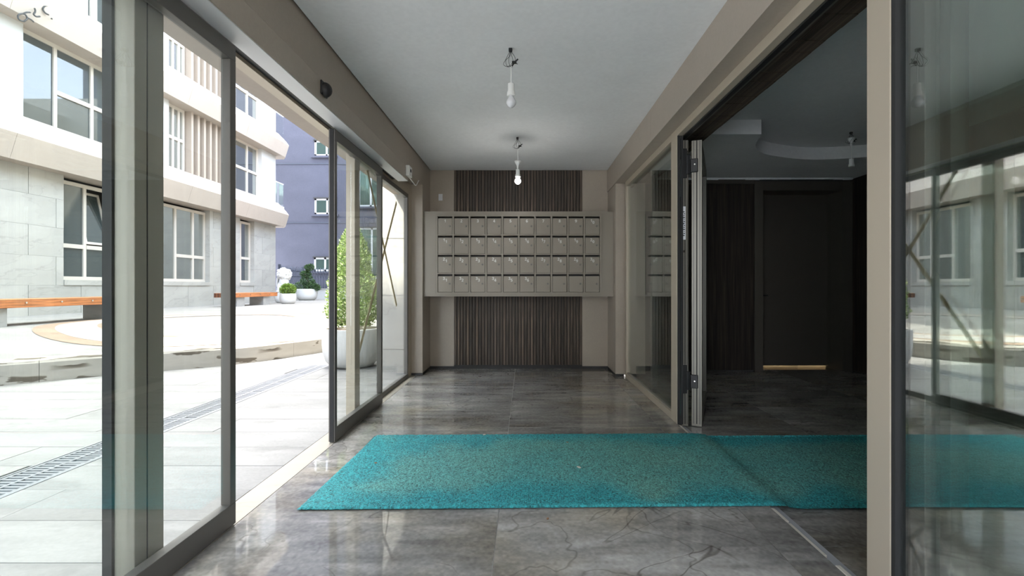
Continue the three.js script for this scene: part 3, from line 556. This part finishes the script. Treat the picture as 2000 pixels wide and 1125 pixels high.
// ---------------------------------------------------------------- apartment building across the plaza
const BX = -11, BE = 20.8;
{
  const o = thing('apartment_building', 'white and beige apartment building with chamfered bands and stone ground floor', 'building', -15, 0.4, 11);
  part('core', bx(-20, BX - 0.7, 0.2, 11.2, -5, BE), M.dim, o);
  const G = [], U = [];
  // window table: d0, d1, y0, y1, inner mullions (d), transom heights per light
  const ground = [[6.2, 8.2, [6.9, 7.6], 2.2], [11.24, 13.2, [11.95, 12.7], 2.12], [14.3, 16.45, [15.05, 15.85], 2.12], [18.2, 19.15, [18.5], 2.25]];
  const upper = [[6.0, 8.4, [6.8, 7.6], 5.9], [10.33, 12.55, [11.2, 12.15], 5.75], [14.56, 15.45, [14.95, 15.2], 5.85], [17.55, 19.7, [18.15, 18.95], 5.8]];
  function windowAt(d0, d1, y0, y1, mull, tr, skipT = {}, open = -1) {
    const xf = BX - 0.16, f = [bx(xf - 0.06, xf, y0, y0 + 0.09, d0, d1), bx(xf - 0.06, xf, y1 - 0.09, y1, d0, d1)];
    const cuts = [d0, ...mull, d1];
    cuts.forEach((c, i) => f.push(bx(xf - 0.06, xf, y0 + 0.09, y1 - 0.09, i === 0 ? c : c - (i === cuts.length - 1 ? 0.08 : 0.04), i === 0 ? c + 0.08 : i === cuts.length - 1 ? c : c + 0.04)));
    for (let i = 0; i + 1 < cuts.length; i++) if (!skipT[i]) f.push(bx(xf - 0.055, xf + 0.01, tr - 0.05, tr + 0.05, cuts[i] + 0.04, cuts[i + 1] - 0.04));
    const w = part('window', f, M.winFrame, o);
    for (let i = 0; i + 1 < cuts.length; i++) for (const [a, b] of skipT[i] ? [[y0 + 0.08, y1 - 0.08]] : [[y0 + 0.08, tr - 0.045], [tr + 0.045, y1 - 0.08]]) if (i !== open || a < tr) part('pane', bx(xf - 0.045, xf - 0.035, a, b, cuts[i] + 0.035, cuts[i + 1] - 0.035), d0 < 13 ? M.paneGlass : M.mirror, w);
    
    return w;
  }
  for (const [a, b, m, t] of ground) windowAt(a, b, 1.28, 3.70, m, t, { 0: b > 13.3 && b < 17 }, a === 11.24 ? 1 : -1);
  // open tilted sash of the second ground window
  { const s = join([bx(0, 0.04, 0, 0.06, -0.35, 0.35), bx(0, 0.04, 1.34, 1.4, -0.35, 0.35), bx(0, 0.04, 0.06, 1.34, -0.35, -0.29), bx(0, 0.04, 0.06, 1.34, 0.29, 0.35)]); s.rotateZ(0.22).translate(BX - 0.2, 2.2, -12.325); const w = part('tilted_sash', s, M.winFrame, o); const p = bx(0.015, 0.022, 0.05, 1.35, -0.3, 0.3); p.rotateZ(0.22).translate(BX - 0.2, 2.2, -12.325); part('pane', p, M.paneGlass, w); }
  // stone slabs on the ground floor: rows of 0.67 m in running bond, left out at the windows
  const rows = [[0.42, 1.15], [1.153, 1.82], [1.823, 2.50], [2.503, 3.18], [3.183, 3.78]];
  rows.forEach(([y0, y1], r) => {
    for (let k = 0, d = 3 - (r & 1) * 0.62; d < BE; k++, d += 1.24) {
      let spans = [[Math.max(3, d), Math.min(BE, d + 1.236)]];
      if (r > 0) for (const [a, b] of ground) spans = spans.flatMap(([p, q]) => (q <= a || p >= b ? [[p, q]] : [[p, a], [b, q]].filter(([s, e]) => e - s > 0.03)));
      for (const [p, q] of spans) if (q - p > 0.03) { const g = bx(BX - 0.7, BX - rr(0, 0.004), y0, y1, p + 0.003, q - 0.003); mUV(g, rr(0, 2.6), rr(0, 2.6)); part('stone_slab', g, rnd() < 0.6 ? M.slab : M.slabB, o); }
    }
  });
  // strip between slab row and sill / below band
  for (const [a, b] of ground) part('sill_slab', bx(BX - 0.7, BX + 0.02, 1.153, 1.28, a, b), M.slab, o);
  // upper storeys
  for (let s = 0; s < 2; s++) {
    const dy = s * 3.1, y0 = 4.82 + dy, y1 = 6.88 + dy;
    for (const [a, b, m, t] of upper) windowAt(a, b, y0 + 0.0, y1, m, t + dy, s === 0 && a > 10 && a < 11 ? { 0: true } : {});
    let p = 3; const solid = [];
    for (const [a, b] of upper) { solid.push([p, a]); p = b; } solid.push([p, BE]);
    for (const [a, b] of solid) if (!(a > 15.4 && a < 15.6)) part('white_wall', bx(BX - 0.7, BX, y0, y1, a, b), M.white, o);
    part('fin_backing', bx(BX - 0.3, BX - 0.22, y0, y1, 15.45, 17.55), M.beige, o);
    for (let k = 0; k < 7; k++) part('fin', bx(BX - 0.22, BX + 0.03, y0, y1, 15.5 + k * 0.305, 15.5 + k * 0.305 + 0.1), M.fin, o);
    part('balcony_glass', bx(BX - 0.06, BX - 0.05, y0 - 0.05, y0 + 0.95, BE + 0.02, BE + 0.75), M.glass, o);
    part('balcony_rail', bx(BX - 0.08, BX - 0.03, y0 + 0.95, y0 + 0.99, BE + 0.02, BE + 0.75), M.winWhite, o);
    part('balcony_floor', bx(BX - 2, BX - 0.02, y0 - 0.3, y0 - 0.05, BE + 0.0, BE + 0.78), M.white, o);
  }
  // bands with their chamfered profile
  for (let s = 0; s < 3; s++) {
    const dy = s * 3.1, sh = new THREE.Shape([[-11.3, 3.78], [-10.66, 3.78], [-10.5, 4.3], [-10.62, 4.46], [-10.98, 4.84], [-11.3, 4.84]].map(([x, y]) => new THREE.Vector2(x, y + dy)));
    const edges = [3, 6.4, 9.75, 11.9, 14.9, 18.0, 20.98];
    for (let e = 0; e + 1 < edges.length; e++) { const g = new THREE.ExtrudeGeometry(sh, { depth: edges[e + 1] - edges[e] - 0.006, bevelEnabled: false }); g.translate(0, 0, -edges[e + 1]); part('band_panel', flat(mUV(g)), M.beige, o); }
    const end = new THREE.ExtrudeGeometry(sh, { depth: 0.35, bevelEnabled: false }), pp = end.attributes.position; for (let i = 0; i < pp.count; i++) if (pp.getZ(i) < 0.1) pp.setX(i, -11.3 + (pp.getX(i) + 11.3) * 0.62); end.translate(0, 0, -20.98 - 0.35); end.computeVertexNormals();
    part('band_end', flat(mUV(end)), M.beige, o);
  }
  // scribbled strokes on the second band
  const S = (pts) => tube(pts.map(([u, v]) => { const x = -10.545, d = -x * F / (CX - u) * 1; return [x + 0.0, EYE + (CY - v) * d / F, -d]; }), 0.017, 24, 5);
  part('scribble', [S([[47, 42], [38, 39], [35, 32], [40, 27], [50, 29], [53, 36], [48, 41]]), S([[46, 26], [52, 24], [59, 24]]), S([[52, 34], [60, 38], [66, 43]]), S([[68, 16], [69, 22], [66, 28], [70, 32], [78, 32]]), S([[94, 13], [87, 12], [84, 18], [88, 25], [95, 29]]), S([[100.5, 36], [101, 37], [101.5, 36]])], M.ink, o);
  part('added_shade_tower', bx(-20, -13, 11.3, 25, 8, BE), M.white, o);  // unseen tower, added to keep the lavender building in shade
  part('parapet_roof', bx(-20, BX - 0.3, 11.0, 11.3, -5, BE), M.white, o);
}
// lavender building at the end of the street
{
  const d = 26, o = thing('lavender_building', 'lavender grey rendered building with small green windows behind the fence', 'building', -10, 0.4, 30), X = (u) => (u - CX) * d / F, Y = (v) => EYE + (CY - v) * d / F;
  const wins = [[615, 655, 275, 305], [615, 657, 388, 419], [614, 650, 503, 530], [700, 742, 322, 404], [700, 746, 445, 545]];
  part('wall', bx(-24, 2, 0.2, 15, d, d + 8), M.purple, o);
  for (const [u0, u1, v0, v1] of wins) {
    const x0 = X(u0), x1 = X(u1), y1 = Y(v0), y0 = Y(v1), m = (x0 + x1) / 2 + 0.1;
    const w = part('window', [bx(x0, x0 + 0.1, y0, y1, d - 0.03, d + 0.02), bx(x1 - 0.1, x1, y0, y1, d - 0.03, d + 0.02), bx(x0, x1, y0, y0 + 0.1, d - 0.03, d + 0.02), bx(x0, x1, y1 - 0.1, y1, d - 0.03, d + 0.02), bx(m - 0.05, m + 0.05, y0, y1, d - 0.03, d + 0.02)], M.winWhite, o);
    part('pane', bx(x0 + 0.1, m - 0.05, y0 + 0.1, y1 - 0.1, d - 0.012, d), M.greenGlass, w); part('pane', bx(m + 0.05, x1 - 0.1, y0 + 0.1, y1 - 0.1, d - 0.012, d), M.greenGlass, w);
    part('ledge', bx(x0 - 0.15, x1 + 0.15, y0 - 0.1, y0, d - 0.14, d), M.purple, w);
    part('hood', bx(x0 - 0.05, x1 + 0.05, y1, y1 + 0.06, d - 0.1, d), M.dim, w);
  }
  for (const v of [320, 435]) part('string_course', bx(-24, 2, Y(v) - 0.03, Y(v) + 0.03, d - 0.03, d), M.fence, o);
}
// own building above and beside the entrance; block behind the camera whose roof shades the pavement
{
  const o = structure('wall_exterior', 'pale stone clad upper storeys of the entrance building', 'wall');
  part('upper_wall', bx(-1.72, 8, 2.9, 8.8, -0.95, 6.2), M.slab, o);
  part('upper_wall', bx(-1.72, -1.5, HEAD + 0.001, 2.9, -0.95, 5.94), M.slab, o);
  for (let k = 1; k < 4; k++) { const w = part('window', [bx(-1.76, -1.70, 4.4, 6.6, -1.6 + k * 2.1, -1.5 + k * 2.1), bx(-1.76, -1.70, 4.4, 6.6, -0.2 + k * 2.1, -0.1 + k * 2.1), bx(-1.76, -1.70, 4.4, 4.5, -1.5 + k * 2.1, -0.2 + k * 2.1), bx(-1.76, -1.70, 6.5, 6.6, -1.5 + k * 2.1, -0.2 + k * 2.1)], M.winWhite, o); part('pane', bx(-1.74, -1.715, 4.5, 6.5, -1.5 + k * 2.1, -0.2 + k * 2.1), M.greenGlass, w); }
  for (const [y0, y1] of [[-0.06, 0.29], [0.293, 1.0], [1.003, 1.75], [1.753, 2.60], [2.603, 3.4], [3.403, 4.2], [4.203, 8.8]]) { const g = bx(-1.88, -1.495, y0 + 0.003, y1 - 0.003, 6.2, 6.9); part('wing_slab', mUV(g, y0, y0), M.slab, o); }
  part('wing_joint', bx(-1.872, -1.5, -0.06, 8.8, 6.208, 6.9), M.slabJoint, o);
  part('wing_core', bx(-1.86, 2.7, -0.06, 2.9, 6.92, 8), M.slabB, o); part('wing_core', bx(-1.86, 8, -0.06, 8.7, 8.0, 20.98), M.slabB, o);
  part('added_reflected_block', bx(-5.3, 8, -0.06, 9.5, 21, 25.95), M.slab, o);  // hidden stone volume added for the apartment windows to reflect
  part('wing_core', bx(-1.5, 8, 2.9, 8.7, 6.2, 8.0), M.slabB, o);
  part('near_wall', bx(1.3, 8, -0.1, 2.9, -1.1, -0.96), M.slab, o);
  part('near_lintel', bx(-1.72, 1.3, CEIL + 0.1, 2.9, -1.1, -0.86), M.slab, o);
  const b = thing('neighbour_block', 'tall pale block shading the pavement along the entrance', 'building', -21, 0, -9);
  part('wall', bx(-34, -8, -0.1, 23.75, -13, -6), M.white, b);
  part('roof', bx(-34.2, -7.9, 23.75, 23.95, -13.2, -5.95), M.beige, b);
  const c = thing('added_sky_blocker', 'unseen grey block added across the forecourt to dim the end wall', 'building', 6, 0, -16);  // out of view, added to cut the sky light reaching the mailboxes
  part('wall', bx(-6, 18, -0.1, 12, -22, -16), M.slabB, c); part('roof', bx(-6.2, 18.2, 12, 12.2, -22.2, -15.9), M.beige, c);
  smesh('added_fill_paving', bx(-1.5, 16, -0.3, 0.0, -16, -0.76), M.forecourt, 'unseen sunlit paving added to light the corridor from its open end', 'pavement');  // out of view; added with the open end to bounce daylight inside
}

// ---------------------------------------------------------------- benches, planters, statue, fence
function bench(label, x, d0, d1, y) {
  const o = thing('bench', label, 'bench', x, y, (d0 + d1) / 2, 'slatted benches on the plaza'), n = 6, w = 0.62, p = w / n;
  for (let i = 0; i < n; i++) {
    const q = part('seat_plank', bx(x - w / 2 + i * p + 0.004, x - w / 2 + (i + 1) * p - 0.004, y + 0.31, y + 0.45, d0, d1, 0.006), M.benchWood, o);
    part('end_grain', bx(x - w / 2 + i * p + 0.01, x - w / 2 + (i + 1) * p - 0.01, y + 0.316, y + 0.444, d0 - 0.002, d0 + 0.01), M.benchEnd, q);
  }
  for (let d = d0 + 0.35; d < d1; d += 0.6) part('bolt', new THREE.CylinderGeometry(0.016, 0.016, 0.02, 10).rotateZ(Math.PI / 2).translate(x + w / 2, y + 0.39, -d), M.chrome, o);
  for (const d of [d0 + 0.3, d1 - 0.85]) part('support_block', bx(x - 0.25, x + 0.25, y - 0.05, y + 0.31, d, d + 0.42, 0.008), M.benchStone, o);
  return o;
}
bench('orange plank bench on stone blocks in front of the tilted window', -8.62, 6.9, 10.3, 0.46);
bench('orange plank bench on stone blocks beside the round clipped shrub', -9.6, 15.0, 17.7, 0.46);

function leavesOn(n, place, size, cols) {                            // small folded leaves as one geometry with colours
  const P = [], C = [], N = [], a = new THREE.Vector3(), b = new THREE.Vector3(), c = new THREE.Vector3(), nn = new THREE.Vector3();
  for (let i = 0; i < n; i++) {
    const [x, y, z, ox, oy, oz] = place(); nn.set(ox, oy, oz).normalize();
    const dir = new THREE.Vector3(nn.x + rr(-0.9, 0.9), nn.y + rr(-0.3, 1.1), nn.z + rr(-0.9, 0.9)).normalize(), side = new THREE.Vector3(rr(-1, 1), rr(-1, 1), rr(-1, 1)).cross(dir).normalize(), s = size * rr(0.6, 1.3);
    const col = cols[Math.floor(rnd() * cols.length)], v = rr(0.8, 1.2), base = new THREE.Vector3(x, y, z), tip = base.clone().addScaledVector(dir, s), mid = base.clone().addScaledVector(dir, s * 0.5), l = mid.clone().addScaledVector(side, s * 0.28), r = mid.clone().addScaledVector(side, -s * 0.28);
    for (const t of [[base, r, tip], [base, tip, l]]) { a.subVectors(t[1], t[0]); b.subVectors(t[2], t[0]); c.crossVectors(a, b).normalize(); for (const q of t) { P.push(q.x, q.y, q.z); N.push(c.x, c.y, c.z); C.push(col[0] * v, col[1] * v, col[2] * v); } }
  }
  const g = new THREE.BufferGeometry(); g.setAttribute('position', new THREE.BufferAttribute(new Float32Array(P), 3)); g.setAttribute('normal', new THREE.BufferAttribute(new Float32Array(N), 3)); g.setAttribute('color', new THREE.BufferAttribute(new Float32Array(C), 3)); g.setAttribute('uv', new THREE.BufferAttribute(new Float32Array(P.length / 3 * 2), 2)); return g;
}
const unit = () => { const t = rr(0, 2 * Math.PI), z = rr(-1, 1), s = Math.sqrt(1 - z * z); return [s * Math.cos(t), z, s * Math.sin(t)]; };
function potAt(o, x, y, d, r, h, mat = M.pot) {
  part('pot', lathe([[0.001, 0], [r * 0.55, 0], [r * 0.72, h * 0.05], [r * 0.88, h * 0.17], [r * 0.97, h * 0.35], [r, h * 0.6], [r, h - 0.012], [r - 0.012, h], [r - 0.045, h], [r - 0.055, h - 0.012], [r - 0.06, h * 0.7]], 48).translate(x, y, -d), mat, o);
  part('soil', new THREE.CylinderGeometry(r - 0.058, r - 0.058, 0.04, 32).translate(x, y + h - 0.07, -d), M.soil, o);
}
const green1 = [[0.2, 0.30, 0.07], [0.3, 0.42, 0.12], [0.12, 0.2, 0.05], [0.45, 0.52, 0.24]], green2 = [[0.05, 0.11, 0.035], [0.08, 0.16, 0.05], [0.04, 0.085, 0.03]], green3 = [[0.16, 0.26, 0.03], [0.22, 0.33, 0.04], [0.1, 0.18, 0.02]];
{
  const x = -2.42, d = 6.62, o = thing('potted_cone_shrub', 'tall conical green shrub in a large white round pot by the entrance', 'plant', x, 0, d);
  potAt(o, x, 0, d, 0.40, 0.54);
  part('stem', [tube([[x, 0.45, -d], [x + 0.01, 0.9, -d], [x, 1.8, -d]], 0.018, 12, 6), ...Array.from({ length: 26 }, () => { const y = rr(0.55, 1.5), a = rr(0, 6.28), r = 0.34 * (1.95 - y) / 1.3; return tube([[x, y, -d], [x + r * 0.5 * Math.cos(a), y + 0.1, -d + r * 0.5 * Math.sin(a)], [x + r * Math.cos(a), y + 0.22, -d + r * Math.sin(a)]], 0.005, 5, 4); })], M.bark, o);
  const f = part('foliage', leavesOn(11000, () => { const t = Math.pow(rnd(), 0.75), y = 0.56 + 1.42 * (1 - t), q = clamp((1.99 - y) / 1.42), env = 0.43 * Math.pow(q, 0.58) * (y < 0.8 ? 0.55 + 0.45 * (y - 0.56) / 0.24 : 1), r = env * Math.pow(rnd(), 0.35) * (0.85 + 0.3 * fbm(y * 0.7 % 1, rnd() * 0.01, 12, 8, 2, 830)), a = rr(0, 6.2832); return [x + r * Math.cos(a), y, -d + r * Math.sin(a), Math.cos(a), 0.5, Math.sin(a)]; }, 0.036, green1), M.leafA, o); f.userData.kind = 'stuff';
}
{
  const x = -9.05, d = 18.0, y = 0.455, o = thing('potted_ball_shrub', 'round clipped yellow green shrub in a white bowl planter', 'plant', x, y, d);
  potAt(o, x, y, d, 0.29, 0.40);
  part('stem', tube([[x, y + 0.3, -d], [x, y + 0.6, -d]], 0.02, 4, 6), M.bark, o);
  const f = part('foliage', leavesOn(2200, () => { const u = unit(), r = 0.27 * Math.pow(rnd(), 0.3); return [x + u[0] * r, y + 0.54 + u[1] * r * 0.85, -d + u[2] * r, ...u]; }, 0.06, green3), M.leafA, o); f.userData.kind = 'stuff';
}
{
  const x = -10.45, d = 22.6, y = 0.46, o = thing('potted_cloud_tree', 'dark cloud-pruned topiary in a wide white planter by the fence', 'plant', x, y, d);
  potAt(o, x, y, d, 0.47, 0.55);
  part('trunk', tube([[x - 0.1, y + 0.4, -d], [x + 0.12, y + 0.8, -d], [x - 0.1, y + 1.2, -d], [x + 0.08, y + 1.7, -d]], 0.035, 20, 6), M.bark, o);
  const balls = [[-0.22, 0.68, 0.34], [0.22, 0.66, 0.3], [0.02, 0.95, 0.3], [-0.06, 1.25, 0.22], [0.12, 1.58, 0.2], [0.42, 0.6, 0.2]];
  balls.forEach(([bx0, by, r]) => { const f = part('foliage', leavesOn(700, () => { const u = unit(), q = r * Math.pow(rnd(), 0.3); return [x + bx0 + u[0] * q, y + by + u[1] * q * 0.7, -d + u[2] * q, ...u]; }, 0.075, green2), M.leafA, o); f.userData.kind = 'stuff'; });
}
{ // white lion statue on a bowl pedestal
  const x = -9.75, d = 19.0, y = 0.46, o = thing('lion_statue', 'white stone lion statue with round maned head on a white plinth', 'statue', x, y, d);
  part('plinth', lathe([[0.001, 0], [0.2, 0], [0.27, 0.06], [0.3, 0.2], [0.3, 0.42], [0.28, 0.44], [0.001, 0.44]], 40).translate(x, y, -d), M.pot, o);
  const sp = (cx, cy, cz, r, sx = 1, sy = 1, sz = 1) => new THREE.SphereGeometry(r, 24, 16).scale(sx, sy, sz).translate(x + cx, y + cy, -d + cz);
  const mane = []; for (let i = 0; i < 60; i++) { const u = unit(); mane.push(sp(0.05 + u[0] * 0.23, 1.15 + u[1] * 0.23, u[2] * 0.23, 0.06)); }
  part('body', [sp(0, 0.66, -0.05, 0.27, 0.85, 1, 1), sp(0.06, 0.85, 0.05, 0.2, 0.9, 1.2, 0.9), sp(0.14, 0.6, 0.17, 0.075, 1, 2.2, 1), sp(-0.06, 0.6, 0.19, 0.075, 1, 2.2, 1), sp(-0.12, 0.55, -0.1, 0.17), sp(0.15, 0.47, 0.22, 0.08, 1, 0.6, 1.3), sp(-0.06, 0.47, 0.24, 0.08, 1, 0.6, 1.3), tube([[x - 0.2, y + 0.55, -d - 0.2], [x - 0.34, y + 0.7, -d - 0.2], [x - 0.3, y + 1.0, -d - 0.15]], 0.04, 10, 8)], M.statue, o);
  part('head', [sp(0.05, 1.15, 0, 0.25), sp(0.07, 1.1, 0.2, 0.13, 1, 0.85, 1), sp(0.0, 1.2, 0.22, 0.03), sp(0.14, 1.2, 0.22, 0.03), sp(-0.16, 1.3, 0.05, 0.06), sp(0.26, 1.3, 0.05, 0.06)], M.statue, o);
  part('mane', mane, M.statue, o);
}
{
  const y = 0.98, run = (name, label, ax, ad, bx1, bd, n) => {
    const o = thing(name, label, 'fence', (ax + bx1) / 2, 0.46, (ad + bd) / 2);
    const L = Math.hypot(bx1 - ax, bd - ad), ang = Math.atan2(bd - ad, bx1 - ax);
    const put2 = (nm, g, m, t, yy) => { g.rotateY(ang).translate(ax + (bx1 - ax) * t, yy, -(ad + (bd - ad) * t)); part(nm, g, m, o); };
    put2('low_wall', flat(new THREE.BoxGeometry(L, 0.56, 0.2)), M.white, 0.5, 0.71); put2('coping', flat(new THREE.BoxGeometry(L, 0.05, 0.26)), M.slabB, 0.5, 1.0);
    for (const yy of [1.08, 1.62, 1.9]) put2('rail', flat(new THREE.BoxGeometry(L, 0.04, 0.03)), M.fence, 0.5, yy);
    for (let i = 0; i <= n; i++) put2('picket', join([new THREE.BoxGeometry(0.03, 1.0, 0.03), new THREE.ConeGeometry(0.03, 0.1, 4).translate(0, 0.55, 0)]), M.fence, i / n, 1.53);
    for (const t of [0, 1]) put2('post', flat(new THREE.BoxGeometry(0.09, 1.15, 0.09)), M.fence, t, 1.58);
  };
  run('iron_fence', 'dark iron picket fence running back beside the white building', -11.35, 21.8, -11.5, 24.4, 16);
  run('iron_fence', 'dark iron picket fence on a low wall behind the cloud tree', -11.3, 24.75, -7.6, 24.75, 26);
}
console.log('exterior done');
renderer.render(scene, camera);
